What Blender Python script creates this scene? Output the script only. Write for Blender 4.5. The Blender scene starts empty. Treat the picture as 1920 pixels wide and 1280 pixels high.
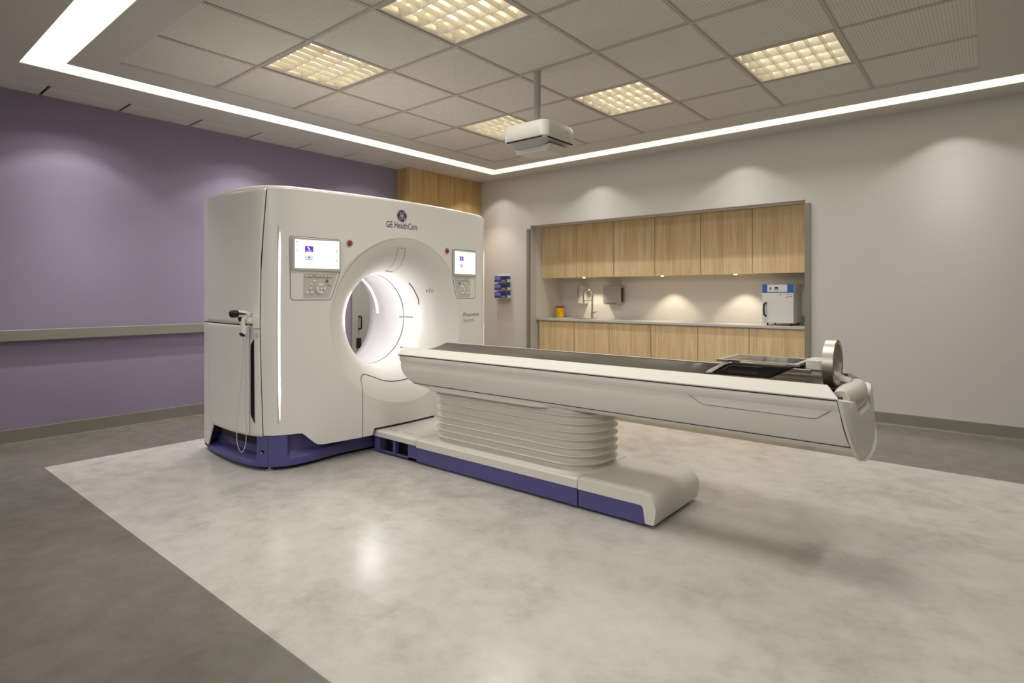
import bpy, math, random
from mathutils import Vector
random.seed(7)
S=bpy.context.scene; C=S.collection
# ---------------------------------------------------------------- camera
TH=math.radians(39.69); CAM=(6.115,-6.630,1.25)
cd=bpy.data.cameras.new('camera'); cam=bpy.data.objects.new('camera',cd); C.objects.link(cam)
cam.location=CAM; cam.rotation_euler=(math.pi/2,0,TH)
cd.sensor_fit='HORIZONTAL'; cd.sensor_width=36; cd.lens=1088/1920*36
cd.shift_y=-89/1920; cd.clip_start=.05; cd.clip_end=60
cd.dof.use_dof=True; cd.dof.focus_distance=3.7; cd.dof.aperture_fstop=2.0
S.camera=cam
# ---------------------------------------------------------------- world, exposure
w=bpy.data.worlds.new('world'); S.world=w; w.use_nodes=True
w.node_tree.nodes['Background'].inputs[0].default_value=(.02,.02,.02,1)
S.view_settings.view_transform='Standard'; S.view_settings.look='None'
S.view_settings.exposure=0.08; S.view_settings.gamma=1; S.view_settings.use_curve_mapping=False
# ---------------------------------------------------------------- lights
WARM=(1,.88,.70); NEUT=(1,.97,.94)
ZB=2.975                                     # plasterboard ceiling height
def lamp(name,kind,loc,energy,col,rot=(0,0,0),**k):
    l=bpy.data.lights.new(name,kind); l.energy=energy; l.color=col
    for a,b in k.items(): setattr(l,a,b)
    o=bpy.data.objects.new(name,l); C.objects.link(o); o.location=loc; o.rotation_euler=rot
    return o
PANEL_E=10.4; WASH_E=13.5
PANELS=[(2.14,-4.095),(3.555,-4.095),(4.97,-4.095),(2.14,-1.97),(3.555,-1.97),(4.97,-1.97)]
for (px,py) in PANELS:                       # light of the six louvre fittings
    lamp('panel_light','AREA',(px,py,2.972),PANEL_E,(1,.965,.91),shape='SQUARE',size=.62,spread=math.radians(150))
def wash(x,y,rx,ry,e,ang,blend,col=NEUT):
    lamp('wall_wash_light','SPOT',(x,y,2.955),e,col,(rx,ry,0),spot_size=math.radians(ang),spot_blend=blend,shadow_soft_size=.015)
def scallop(x,y,k,nar=.8):                          # narrow-beam downlight: bright core, soft wide skirt
    wash(x,y,0,0,WASH_E*.75*k,108,.35)
    wash(x,y,0,0,WASH_E*1.3*k,86,1)
    wash(x,y,0,0,WASH_E*1.9*k,60,1)
    wash(x,y,0,0,WASH_E*nar*k,42,1)
for x in (.42,2.12,3.97,5.83):               # wall washers along the far wall
    scallop(x,-.36,.8)
for y in (-6.8,-5.18,-3.63,-2.08):           # wall washers along the purple wall
    scallop(.27,y,2.3 if y>-6 else .5,0)
    wash(.34,y,0,0,WASH_E*.5,136,.3)
wash(.36,-.56,0,0,WASH_E*2.2,84,.5,WARM)
for x in (1.616,2.813,3.745):                # under-cabinet spots
    lamp('undercabinet_light','SPOT',(x,.50,1.480),11,WARM,(math.radians(8),0,0),spot_size=math.radians(88),spot_blend=.5,shadow_soft_size=.012)
LINE_E=1.9                                   # per metre: LED lines along the outer edge of the luminous slot
for (x,y,l,rz) in ((3.58,-.352,6.0,0),(.548,-3.0,5.25,math.pi/2),(3.58,-5.63,6.0,0),(6.61,-3.0,5.25,math.pi/2)):
    lamp('slot_line_light','AREA',(x,y,2.972),LINE_E*l,(1,.97,.92),(0,0,rz),shape='RECTANGLE',size=l,size_y=.012,spread=math.radians(84))
lamp('front_fill_light','AREA',(4.6,-8.3,2.55),18,(1,.97,.92),(math.radians(68),0,math.radians(8)),shape='RECTANGLE',size=3.2,size_y=.7,spread=math.radians(95))  # added fill behind the camera, brightens the table's near side; no lamp known there
lamp('bore_light','POINT',(1.90,-3.50,1.08),4.4,(1,.97,.93),shadow_soft_size=.12)
# ---------------------------------------------------------------- materials
MATS={}
def srgb(*c):
    return tuple((v/255/12.92 if v/255<=.04045 else ((v/255+.055)/1.055)**2.4) for v in c)
def mat(name,col,rough=.5,metal=0,spec=.5,coat=0,emit=None,es=0,trans=0,ior=1.45):
    if name in MATS: return MATS[name]
    m=bpy.data.materials.new(name); m.use_nodes=True; b=m.node_tree.nodes['Principled BSDF']
    if len(col)==3: col=(*col,1)
    b.inputs['Base Color'].default_value=col; b.inputs['Roughness'].default_value=rough
    b.inputs['Metallic'].default_value=metal; b.inputs['Specular IOR Level'].default_value=spec
    b.inputs['Coat Weight'].default_value=coat; b.inputs['IOR'].default_value=ior
    b.inputs['Transmission Weight'].default_value=trans
    if emit: b.inputs['Emission Color'].default_value=(*emit,1); b.inputs['Emission Strength'].default_value=es
    # faint procedural surface variation on every painted / moulded surface
    nt=m.node_tree
    if not emit and not trans:
        g=nt.nodes.new('ShaderNodeNewGeometry'); n=nt.nodes.new('ShaderNodeTexNoise'); n.inputs['Scale'].default_value=260
        bp=nt.nodes.new('ShaderNodeBump'); bp.inputs['Strength'].default_value=.04; bp.inputs['Distance'].default_value=.0006
        nt.links.new(g.outputs['Position'],n.inputs['Vector']); nt.links.new(n.outputs['Fac'],bp.inputs['Height']); nt.links.new(bp.outputs['Normal'],b.inputs['Normal'])
    MATS[name]=m; return m
class N:
    def __init__(s,m): s.t=m.node_tree; s.b=s.t.nodes['Principled BSDF']
    def new(s,k,**p):
        n=s.t.nodes.new(k)
        for a,v in p.items(): setattr(n,a,v)
        return n
    def lk(s,a,b): s.t.links.new(a,b)
    def math(s,op,a,b=None,c=None):
        n=s.new('ShaderNodeMath',operation=op)
        for i,v in enumerate((a,b,c)):
            if v is None: continue
            if isinstance(v,(int,float)): n.inputs[i].default_value=v
            else: s.lk(v,n.inputs[i])
        return n.outputs[0]
    def pos(s): return s.new('ShaderNodeNewGeometry').outputs['Position']
    def mapping(s,v,sc):
        n=s.new('ShaderNodeMapping'); n.inputs['Scale'].default_value=sc; s.lk(v,n.inputs['Vector']); return n.outputs[0]
    def noise(s,v,sc,det=4,r=.5,dist=0):
        n=s.new('ShaderNodeTexNoise'); n.inputs['Scale'].default_value=sc; n.inputs['Detail'].default_value=det
        n.inputs['Roughness'].default_value=r; n.inputs['Distortion'].default_value=dist; s.lk(v,n.inputs['Vector']); return n.outputs['Fac']
    def ramp(s,f,pts):
        n=s.new('ShaderNodeValToRGB'); e=n.color_ramp.elements
        e[0].position,e[0].color=pts[0][0],(*pts[0][1],1); e[1].position,e[1].color=pts[-1][0],(*pts[-1][1],1)
        for p,c in pts[1:-1]: x=e.new(p); x.color=(*c,1)
        s.lk(f,n.inputs[0]); return n.outputs[0]
    def mix(s,f,a,b):
        n=s.new('ShaderNodeMix',data_type='RGBA')
        for k,v in ((0,f),(6,a),(7,b)):
            if isinstance(v,(int,float)): n.inputs[k].default_value=v
            elif isinstance(v,tuple): n.inputs[k].default_value=(*v,1)
            else: s.lk(v,n.inputs[k])
        return n.outputs[2]
    def bump(s,h,st,d):
        n=s.new('ShaderNodeBump'); n.inputs['Strength'].default_value=st; n.inputs['Distance'].default_value=d
        s.lk(h,n.inputs['Height']); s.lk(n.outputs[0],s.b.inputs['Normal'])
def raw(name,rough=.5,spec=.5):
    m=bpy.data.materials.new(name); m.use_nodes=True; b=m.node_tree.nodes['Principled BSDF']
    b.inputs['Roughness'].default_value=rough; b.inputs['Specular IOR Level'].default_value=spec
    MATS[name]=m; return m
def wallmat(name,c):
    m=raw(name,.75,.25); n=N(m); p=n.pos(); a=n.noise(p,1.3,3); g=n.noise(p,170,3)
    n.lk(n.mix(n.math('MULTIPLY',a,.25),c,tuple(v*.9 for v in c)),n.b.inputs['Base Color']); n.bump(g,.25,.002); return m
M_GREYWALL=wallmat('wall_paint_grey',srgb(206,202,198))
M_PURPLE=wallmat('wall_paint_purple',srgb(150,139,161))
M_BOARD=wallmat('ceiling_board_paint',srgb(214,210,204))
def tilemat():
    m=raw('perforated_tile',.8,.2); n=N(m); p=n.pos()
    sx=n.new('ShaderNodeSeparateXYZ'); n.lk(p,sx.inputs[0]); P=.709/36
    def cell(o,off): return n.math('SUBTRACT',n.math('FRACT',n.math('DIVIDE',n.math('ADD',o,off),P)),.5)
    a=cell(sx.outputs[0],10-.0-.0); b=cell(sx.outputs[1],10)
    r=n.math('SQRT',n.math('ADD',n.math('MULTIPLY',a,a),n.math('MULTIPLY',b,b)))
    f=n.math('LESS_THAN',r,.14)
    mott=n.noise(p,9,4); base=n.mix(n.math('MULTIPLY',mott,.5),srgb(232,228,220),srgb(208,203,195))
    n.lk(n.mix(f,base,srgb(104,97,88)),n.b.inputs['Base Color']); return m
M_TILE=tilemat()
def floormat():
    m=raw('polished_floor',.2,.4); n=N(m); p=n.pos(); sx=n.new('ShaderNodeSeparateXYZ'); n.lk(p,sx.inputs[0])
    def inr(o,a,b): return n.math('MULTIPLY',n.math('GREATER_THAN',o,a),n.math('LESS_THAN',o,b))
    inside=n.math('MULTIPLY',inr(sx.outputs[0],.845,6.62),inr(sx.outputs[1],-5.565,-1.545))
    n1=n.noise(p,1.1,6,.6,.1); n2=n.noise(n.mapping(p,(1,1,1)),6.5,7,.68,.15)
    f=n.math('ADD',n.math('MULTIPLY',n1,.5),n.math('MULTIPLY',n2,.5))
    L=n.ramp(f,[(.34,srgb(166,161,154)),(.5,srgb(190,186,180)),(.66,srgb(202,199,194))])
    D=n.ramp(f,[(.34,srgb(100,95,88)),(.5,srgb(114,109,101)),(.66,srgb(126,121,113))])
    n.lk(n.mix(inside,D,L),n.b.inputs['Base Color'])
    n.lk(n.math('MULTIPLY_ADD',n2,.12,.15),n.b.inputs['Roughness']); return m
M_FLOOR=floormat()
def woodmat(name,dark,light):
    m=raw(name,.5,.3); n=N(m); p=n.pos()
    a=n.noise(n.mapping(p,(9,9,.5)),1.6,4,.6,1.2); b=n.noise(n.mapping(p,(70,70,1.6)),1.5,5,.6)
    f=n.math('ADD',n.math('MULTIPLY',a,.6),n.math('MULTIPLY',b,.4))
    n.lk(n.ramp(f,[(.36,dark),(.62,light)]),n.b.inputs['Base Color']); n.bump(b,.1,.001); return m
M_WOOD=woodmat('oak_veneer',srgb(196,168,124),srgb(230,206,164))
M_WOOD2=woodmat('dark_oak_veneer',srgb(176,142,90),srgb(208,176,122))
M_WHITE=mat('gantry_white',srgb(234,231,227),.32)
M_DISH=mat('flare_white',srgb(234,231,227),.38)
M_TWHITE=mat('table_white',srgb(228,224,217),.34)
M_GLOSSW=mat('bore_white',srgb(238,238,238),.18)
M_DARK=mat('seam_dark',srgb(38,34,32),.6)
M_BLACK=mat('black_plastic',srgb(26,21,19),.35)
M_BLUE=mat('base_purple_blue',srgb(90,86,142),.42)
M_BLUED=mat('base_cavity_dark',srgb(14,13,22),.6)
M_GREYP=mat('grey_trim',srgb(134,130,120),.4,0,.5)
M_METAL=mat('brushed_metal',srgb(190,184,172),.42,1)
M_CHROME=mat('chrome',srgb(215,210,200),.15,1)
M_ALU=mat('aluminium',srgb(160,160,158),.4,.7)
M_LED=mat('led_white',(1,1,1),emit=(1,.98,.95),es=3.2)
M_STRIP=mat('light_strip_diffuser',(.9,.9,.85),emit=(1,.975,.72),es=1.12)
M_TUBE=mat('fluorescent_tube',(1,1,1),emit=(1,.97,.90),es=4.2)
M_LOUV=mat('louvre_reflector',srgb(236,228,208),.35,.2)
M_LINE=mat('ink_grey',srgb(92,88,86),.5)
M_LINEL=mat('ink_light',srgb(178,174,168),.5)
M_INKP=mat('ink_purple',srgb(58,40,88),.5)
M_PLATE=mat('keypad_plate',srgb(205,200,192),.35)
M_KEY=mat('key_white',srgb(236,232,226),.3)
M_GREEN=mat('key_green',srgb(62,140,52),.35)
M_RED=mat('stop_red',srgb(150,22,28),.3)
M_SCREEN=mat('screen_white',(1,1,1),emit=(.95,.96,1),es=.75)
M_SCRP=mat('screen_tile_purple',(.1,.05,.4),emit=srgb(88,48,170),es=.9)
M_SCRL=mat('screen_tile_lilac',(.5,.5,.6),emit=srgb(196,190,216),es=.9)
M_SCRK=mat('screen_ink',(.03,.03,.04),.4)
M_GLASS=mat('clear_acrylic',(.93,.97,.97),.09,trans=1,ior=1.49)
M_COUNTER=mat('counter_grey',srgb(190,187,182),.35)
M_LAMW=mat('laminate_white',srgb(222,217,208),.5)
M_YELLOW=mat('bin_yellow',srgb(236,184,20),.4)
M_REDLID=mat('bin_red',srgb(165,35,28),.4)
M_OVBLUE=mat('oven_blue',srgb(38,92,165),.4)
M_OVEN=mat('oven_white',srgb(214,212,210),.4)
M_GBLUE=mat('glove_box_blue',srgb(52,64,140),.5)
M_DOOR=mat('door_grey',srgb(160,158,152),.5)
M_CABLE=mat('cable_grey',srgb(196,192,186),.45)
def carbonmat():
    m=raw('woven_cradle',.3,.5); n=N(m); p=n.pos(); sx=n.new('ShaderNodeSeparateXYZ'); n.lk(p,sx.inputs[0])
    a=n.math('FRACT',n.math('MULTIPLY',sx.outputs[0],95)); b=n.math('FRACT',n.math('MULTIPLY',sx.outputs[1],95))
    f=n.math('MULTIPLY',n.math('GREATER_THAN',a,.45),n.math('GREATER_THAN',b,.3))
    n.lk(n.mix(f,srgb(44,39,33),srgb(104,96,81)),n.b.inputs['Base Color']); return m
M_WEAVE=carbonmat()
M_BROWN=mat('cradle_dark_gloss',srgb(58,46,38),.12,0,.6)
# ---------------------------------------------------------------- helpers
def link(name,vs,fs,m,parent=None,smooth=40,bev=0,seg=2,props=None):
    me=bpy.data.meshes.new(name); off=parent['_w'] if parent is not None else (0,0,0)
    me.from_pydata([(v[0]-off[0],v[1]-off[1],v[2]-off[2]) for v in vs],[],fs); me.validate(); me.update()
    if m: me.materials.append(m)
    if smooth:
        me.polygons.foreach_set('use_smooth',[True]*len(me.polygons)); me.set_sharp_from_angle(angle=math.radians(smooth))
    o=bpy.data.objects.new(name,me); C.objects.link(o); o['_w']=tuple(off)
    if parent is not None: o.parent=parent
    if bev:
        b=o.modifiers.new('bevel','BEVEL'); b.width=bev; b.segments=seg; b.limit_method='ANGLE'; b.angle_limit=math.radians(35)
    if props:
        for k,v in props.items(): o[k]=v
    return o
# note: parts that hang under another mesh part use the same world offset; mesh parts sit at their parent's origin
def thing(name,label,cat,loc,group=None):
    o=bpy.data.objects.new(name,None); C.objects.link(o); o.location=loc; o['_w']=tuple(loc); o.empty_display_size=.05
    o['label']=label; o['category']=cat
    if group: o['group']=group
    return o
def solo(o,label,cat,group=None):
    o['label']=label; o['category']=cat
    if group: o['group']=group
    return o
ST={'kind':'structure'}
def struct(name,vs,fs,m,**k):
    o=link(name,vs,fs,m,**k); o['kind']='structure'; return o
def box(x0,x1,y0,y1,z0,z1):
    v=[(x,y,z) for x in (x0,x1) for y in (y0,y1) for z in (z0,z1)]
    return v,[(0,1,3,2),(4,6,7,5),(0,4,5,1),(2,3,7,6),(0,2,6,4),(1,5,7,3)]
def join(*L):
    V=[];F=[]
    for v,f in L:
        o=len(V); V+=v; F+=[tuple(i+o for i in q) for q in f]
    return V,F
def prism(P,a,b,axis):      # polygon P (2D) extruded along axis from a to b
    f={'x':lambda p,t:(t,p[0],p[1]),'y':lambda p,t:(p[0],t,p[1]),'z':lambda p,t:(p[0],p[1],t)}[axis]
    n=len(P); V=[f(p,a) for p in P]+[f(p,b) for p in P]
    return V,[tuple(range(n))[::-1],tuple(range(n,2*n))]+[(i,(i+1)%n,n+(i+1)%n,n+i) for i in range(n)]
def tube(P,r,n=10,caps=True):
    P=[Vector(p) for p in P]; V=[];F=[]; up=None
    for i,p in enumerate(P):
        d=(P[min(i+1,len(P)-1)]-P[max(i-1,0)]).normalized()
        if up is None:
            up=Vector((0,0,1)) if abs(d.z)<.9 else Vector((1,0,0))
        a=d.cross(up).normalized(); up=a.cross(d).normalized(); rr=r[i] if isinstance(r,(list,tuple)) else r
        for k in range(n):
            t=2*math.pi*k/n; V.append(tuple(p+a*math.cos(t)*rr+up*math.sin(t)*rr))
    for i in range(len(P)-1):
        for k in range(n): F.append((i*n+k,i*n+(k+1)%n,(i+1)*n+(k+1)%n,(i+1)*n+k))
    if caps: F+=[tuple(range(n))[::-1],tuple(range((len(P)-1)*n,len(P)*n))]
    return V,F
def lathe(prof,c,axis='z',n=48,a0=0,a1=2*math.pi):      # prof: (radius, height along axis)
    V=[];F=[]; full=abs(a1-a0-2*math.pi)<1e-6; m=n if full else n+1; k=len(prof)
    for i in range(m):
        t=a0+(a1-a0)*i/n; cs,sn=math.cos(t),math.sin(t)
        for r,h in prof:
            V.append({'z':(c[0]+r*cs,c[1]+r*sn,c[2]+h),'x':(c[0]+h,c[1]+r*cs,c[2]+r*sn),'y':(c[0]+r*cs,c[1]+h,c[2]+r*sn)}[axis])
    for i in range(m if full else n):
        for j in range(k-1):
            a=i*k+j; b=((i+1)%m)*k+j; F.append((a,b,b+1,a+1))
    return V,F
def rrect(cx,cy,w,h,r,n=6):
    P=[]
    for qx,qy,a0 in ((1,1,0),(-1,1,90),(-1,-1,180),(1,-1,270)):
        for i in range(n+1):
            a=math.radians(a0+90*i/n); P.append((cx+qx*(w/2-r)+r*math.cos(a),cy+qy*(h/2-r)+r*math.sin(a)))
    return P
def grid(f,nu,nv):
    V=[f(i/nu,j/nv) for i in range(nu+1) for j in range(nv+1)]; F=[]
    for i in range(nu):
        for j in range(nv):
            a=i*(nv+1)+j; F.append((a,a+1,a+nv+2,a+nv+1))
    return V,F
def solid(o,t,off=-1):
    s=o.modifiers.new('solidify','SOLIDIFY'); s.thickness=t; s.offset=off; return o
def smoothstep(a,b,x):
    t=min(1,max(0,(x-a)/(b-a))); return t*t*(3-2*t)
def interp(P,x):
    if x<=P[0][0]: return P[0][1]
    for (a,b),(c,d) in zip(P,P[1:]):
        if x<=c: return b+(d-b)*(x-a)/(c-a)
    return P[-1][1]
def text(name,s,size,place,m,parent,bold=0,width=None):
    """lettering: place(tx,ty)->world point; builtin font"""
    cu=bpy.data.curves.new(name,'FONT'); cu.body=s; cu.size=size; cu.offset=bold; cu.resolution_u=3
    t=bpy.data.objects.new(name,cu); C.objects.link(t)
    dg=bpy.context.evaluated_depsgraph_get(); me=bpy.data.meshes.new_from_object(t.evaluated_get(dg))
    vs=[tuple(v.co) for v in me.vertices]; fs=[tuple(p.vertices) for p in me.polygons]
    bpy.data.objects.remove(t); bpy.data.curves.remove(cu); bpy.data.meshes.remove(me)
    x0=min(v[0] for v in vs); x1=max(v[0] for v in vs); k=(width/(x1-x0)) if width else 1
    return link(name,[place((v[0]-x0)*k,v[1]) for v in vs],fs,m,parent,smooth=0)
import math
YC,ZC,RR,RB,XB=-3.50,1.035,.667,.40,2.02
PL=[(2.385,0),(2.366,-.38),(2.324,-.70),(2.278,-.92),(2.235,-1.02),(2.17,-1.09),(2.05,-1.145),(1.785,-1.17),(1.41,-1.145),(1.17,-1.10)]
def _cat(P,n=24):
    out=[]
    P=[(P[1][0],-P[1][1])]+P+[(2*P[-1][0]-P[-2][0],2*P[-1][1]-P[-2][1])]
    for i in range(1,len(P)-2):
        a,b,c,d=P[i-1:i+3]
        for k in range(n):
            t=k/n
            out.append(tuple(.5*((2*b[j])+(-a[j]+c[j])*t+(2*a[j]-5*b[j]+4*c[j]-d[j])*t*t+(-a[j]+3*b[j]-3*c[j]+d[j])*t**3) for j in (0,1)))
    out.append(P[-2]); return out
PC=_cat(PL)
PU=[0.]
for i in range(1,len(PC)): PU.append(PU[-1]+math.hypot(PC[i][0]-PC[i-1][0],PC[i][1]-PC[i-1][1]))
def plan(u):
    s=-1 if u<0 else 1; a=min(abs(u),PU[-1])
    import bisect
    i=min(max(bisect.bisect_right(PU,a)-1,0),len(PU)-2); t=(a-PU[i])/(PU[i+1]-PU[i])
    x=PC[i][0]+(PC[i+1][0]-PC[i][0])*t; d=PC[i][1]+(PC[i+1][1]-PC[i][1])*t
    if u>0: d*=1+.03*min(1,abs(d))
    if u>0: d*=1+.045*min(1,abs(d))
    return x,YC+(d if u<0 else -d)
def xat(y):
    a=-abs(y-YC)
    for i in range(len(PC)-1):
        if PC[i+1][1]<=a: 
            t=(a-PC[i][1])/(PC[i+1][1]-PC[i][1]); return PC[i][0]+(PC[i+1][0]-PC[i][0])*t
    return 1.9
A0=.38
def fx(y,z):
    r=math.hypot(y-YC,z-ZC)
    X=xat(y)
    if r>=RR: return X
    if r<=RB: return -9
    s=math.sin(A0)+(RR-r)/(RR-RB)*(1-math.sin(A0)); a=math.asin(min(1,s))
    X=xat(YC+(y-YC)/r*RR)
    return XB+(X-XB)*math.cos(a)/math.cos(A0)

# ================================================================ ROOM
LX,BY,RX,FY=-.26,0.0,8.4,-8.8       # purple wall, far wall, right wall, wall behind the camera
struct('floor',*box(LX-.1,RX+.1,FY-.1,BY+.9,-.1,0),M_FLOOR,smooth=0)
struct('wall_left',*box(LX-.12,LX,FY,-1.40,0,3.05),M_PURPLE,smooth=0)
struct('wall_right',*box(RX,RX+.12,FY,BY,0,3.05),M_GREYWALL,smooth=0)
struct('wall_front',*box(LX,RX,FY-.12,FY,0,3.05),M_GREYWALL,smooth=0)
# far wall with the niche
NX0,NX1,NZ,ND=.96,4.60,2.235,.77
struct('wall_back',*join(box(-.3,NX0,BY,.14,0,3.05),box(NX1,RX,BY,.14,0,3.05),box(NX0,NX1,BY,.14,NZ,3.05)),M_GREYWALL,smooth=0)
M_NICHE=wallmat('niche_paint',srgb(226,222,214))
struct('wall_niche_left',*box(NX0-.1,NX0,.14,ND,0,NZ+.1),M_NICHE,smooth=0)
struct('wall_niche_right',*box(NX1,NX1+.1,.14,ND,0,NZ+.1),M_NICHE,smooth=0)
struct('wall_niche_back',*box(NX0-.1,NX1+.1,ND,ND+.1,0,NZ+.1),M_NICHE,smooth=0)
struct('ceiling_niche',*box(NX0,NX1,.14,ND,NZ,NZ+.1),M_NICHE,smooth=0)
struct('trim_1',*box(.914,NX0,-.035,0,0,2.19),M_GREYP,bev=.003)
struct('trim_2',*box(NX1,4.652,-.035,0,0,2.195),M_GREYP,bev=.003)
# timber pillar in the corner
struct('wall_timber',*box(LX-.1,0,-1.45,-.0,0,3.0),M_WOOD2,smooth=0)
# grey door beyond the scanner
d=struct('door_1',*box(LX,LX+.03,-2.20,-1.50,0,2.05),M_DOOR,bev=.003)
d['_w']=(0,0,0)
def doorh(z0,z1,y):
    return tube([(LX+.03,y,z0),(LX+.075,y,z0),(LX+.085,y,z0+.012),(LX+.085,y,z1-.012),(LX+.075,y,z1),(LX+.03,y,z1)],.011,8)
link('door_handle',*doorh(.80,.96,-2.10),M_BLACK,d)
link('door_lock',*box(LX+.03,LX+.045,-2.14,-2.07,.55,.68),M_BLACK,d,bev=.004)
# baseboards
BBH=.107
bb=struct('baseboard_left',*box(LX,LX+.014,FY,-2.22,.008,BBH),M_GREYP,smooth=0,bev=.002)
link('floor_bead',*box(LX,LX+.02,FY,-2.22,0,.008),M_METAL,bb,smooth=0)
bb=struct('baseboard_back',*join(box(4.652,RX,-.014,0,.008,BBH),box(0,.914,-.014,0,.008,BBH)),M_GREYP,smooth=0,bev=.002)
link('floor_bead',*join(box(4.652,RX,-.02,0,0,.008),box(0,.914,-.02,0,0,.008)),M_METAL,bb,smooth=0)
struct('baseboard_right',*box(RX-.014,RX,FY,BY,0,BBH),M_GREYP,smooth=0)
struct('baseboard_front',*box(LX,RX,FY,FY+.014,0,BBH),M_GREYP,smooth=0)
# hand rail on the purple wall
hr=solo(link('wall_handrail',*join(box(LX+.032,LX+.052,FY+.02,-2.35,.852,.947),box(LX,LX+.032,FY+.02,-2.35,.875,.925)),mat('rail_grey',srgb(138,135,124),.38),bev=.005),
     'long flat grey handrail running along the purple wall','handrail')
# ---- ceiling: plasterboard frame, light slot, tile field
SX0,SX1,SY0,SY1=.53,6.63,-5.65,-.335        # slot outer edges
SW=.235
TX0,TX1,TY0,TY1=1.07,1.07+.709*7,-.905-.709*6,-.905
def ring(x0,x1,y0,y1,X0,X1,Y0,Y1,z0,z1):     # outer rect, inner hole
    return join(box(x0,X0,y0,y1,z0,z1),box(X1,x1,y0,y1,z0,z1),box(X0,X1,y0,Y0,z0,z1),box(X0,X1,Y1,y1,z0,z1))
ce=struct('ceiling',*join(ring(.085,RX,FY,BY,SX0,SX1,SY0,SY1,ZB,ZB+.06),ring(SX0+SW,SX1-SW,SY0+SW,SY1-SW,TX0,TX1,TY0,TY1,ZB,ZB+.06)),M_BOARD,smooth=0)
struct('ceiling_slab',*box(LX-.12,RX+.12,FY-.12,BY+.14,3.14,3.2),M_BOARD,smooth=0)
# perforated tile field
T=.709; tf=[]
pset={(round((px-TX0)/T-.5),round((py-TY0)/T-.5)) for px,py in PANELS}
for i in range(7):
    for j in range(6):
        if (i,j) in pset: continue
        tf.append(box(TX0+i*T+.002,TX0+(i+1)*T-.002,TY0+j*T+.002,TY0+(j+1)*T-.002,ZB+.019,ZB+.034))
link('ceiling_tiles',*join(*tf),M_TILE,ce,smooth=0)
gb=[]
M_GRID=mat('ceiling_grid_metal',srgb(186,179,168),.4)
for i in range(1,7): gb.append(box(TX0+i*T-.014,TX0+i*T+.014,TY0,TY1,ZB+.012,ZB+.0188))
for j in range(1,6): gb.append(box(TX0,TX1,TY0+j*T-.014,TY0+j*T+.014,ZB+.0125,ZB+.0187))
link('ceiling_grid',*join(*gb),M_GRID,ce,smooth=0)
# tile strip along the purple wall
ps=[];y=-8.77
ys=[-9.0]+[-5.39-.6*k for k in range(5,0,-1)]+[-5.37,-4.78,-4.16,-3.555,-2.955,-2.355,-1.755,-1.155,-.555,0]
for a,b in zip(ys,ys[1:]): ps.append(box(LX,.066,max(a,FY)+.012,b-.012,2.979,2.994))
link('ceiling_edge_tiles',*join(*ps),M_TILE,ce,smooth=0)
link('ceiling_edge_gap',*box(LX-.02,.085,FY,0,2.9945,3.05),mat('gap_dark',srgb(70,60,55),.8),ce,smooth=0)
# luminous strip
lt=solo(link('cove_light_strip',*ring(SX0,SX1,SY0,SY1,SX0+SW,SX1-SW,SY0+SW,SY1-SW,ZB+.004,ZB+.05),M_STRIP,smooth=0),
   'continuous glowing warm white light strip set into the ceiling around the tiles','light')
# louvre fittings
def fitting(px,py,label):
    t=thing('ceiling_light',label,'ceiling light',(px,py,2.985),'square louvre lights in the tiled ceiling'); h=.3405; z0=ZB+.016
    link('frame',*ring(px-h,px+h,py-h,py+h,px-h+.018,px+h-.018,py-h+.018,py+h-.018,z0,z0+.02),M_GRID,t,smooth=0)
    link('housing',*join(box(px-h,px+h,py-h,py+h,z0+.10,z0+.105),ring(px-h,px+h,py-h,py+h,px-h+.004,px+h-.004,py-h+.004,py+h-.004,z0+.02,z0+.10)),M_LOUV,t,smooth=0)
    L=[];w=h-.02; n=4; s=2*w/n
    for k in range(n+1):                      # V-shaped side reflectors running along x
        yy=py-w+k*s
        P=[(yy-.002,z0+.001),(yy+.002,z0+.001)]+[(yy+.004+.026*(q/4)**1.7,z0+.052*q/4) for q in (1,2,3,4)]+[(yy-.004-.026*(q/4)**1.7,z0+.052*q/4) for q in (4,3,2,1)]
        P=[(min(max(a,py-w),py+w),b) for a,b in P]
        L.append(prism(P,px-w,px+w,'x'))
    for i in range(1,7):                       # cross blades
        xx=px-w+2*w*i/7 if True else 0
        for k in range(n):
            ya=py-w+k*s
            P=[(xx-.0015,z0+.002),(xx+.0015,z0+.002),(xx+.005,z0+.018),(xx+.011,z0+.032),(xx-.011,z0+.032),(xx-.005,z0+.018)]
            L.append(prism(P,ya,ya+s,'y'))
    link('louvre',*join(*L),M_LOUV,t,smooth=25)
    for k in range(n):
        yy=py-w+(k+.5)*s
        tb=link('tube',*tube([(px-w+.03,yy,z0+.074),(px+w-.012,yy,z0+.074)],.018,12),M_TUBE,t)
        link('tube_cap',*tube([(px-w+.012,yy,z0+.074),(px-w+.03,yy,z0+.074)],.0188,12),M_BLACK,tb)
    return t
LBL=['louvre ceiling light with bright tubes over the left end of the white scanner','bright louvre ceiling light cut by the top edge of the picture',
 'louvre ceiling light above the near part of the table, beyond the top of the picture','small far louvre ceiling light partly hidden behind the projector',
 'louvre ceiling light just right of the projector pole','louvre ceiling light farthest right in the tiled ceiling']
proto=fitting(*PANELS[0],LBL[0])
for (px,py),lb in list(zip(PANELS,LBL))[1:]:
    c=proto.copy(); C.objects.link(c); c.location=(px,py,2.985); c['label']=lb
    for ch in proto.children:
        q=ch.copy(); C.objects.link(q); q.parent=c
        for g in ch.children:
            r=g.copy(); C.objects.link(r); r.parent=q
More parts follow.
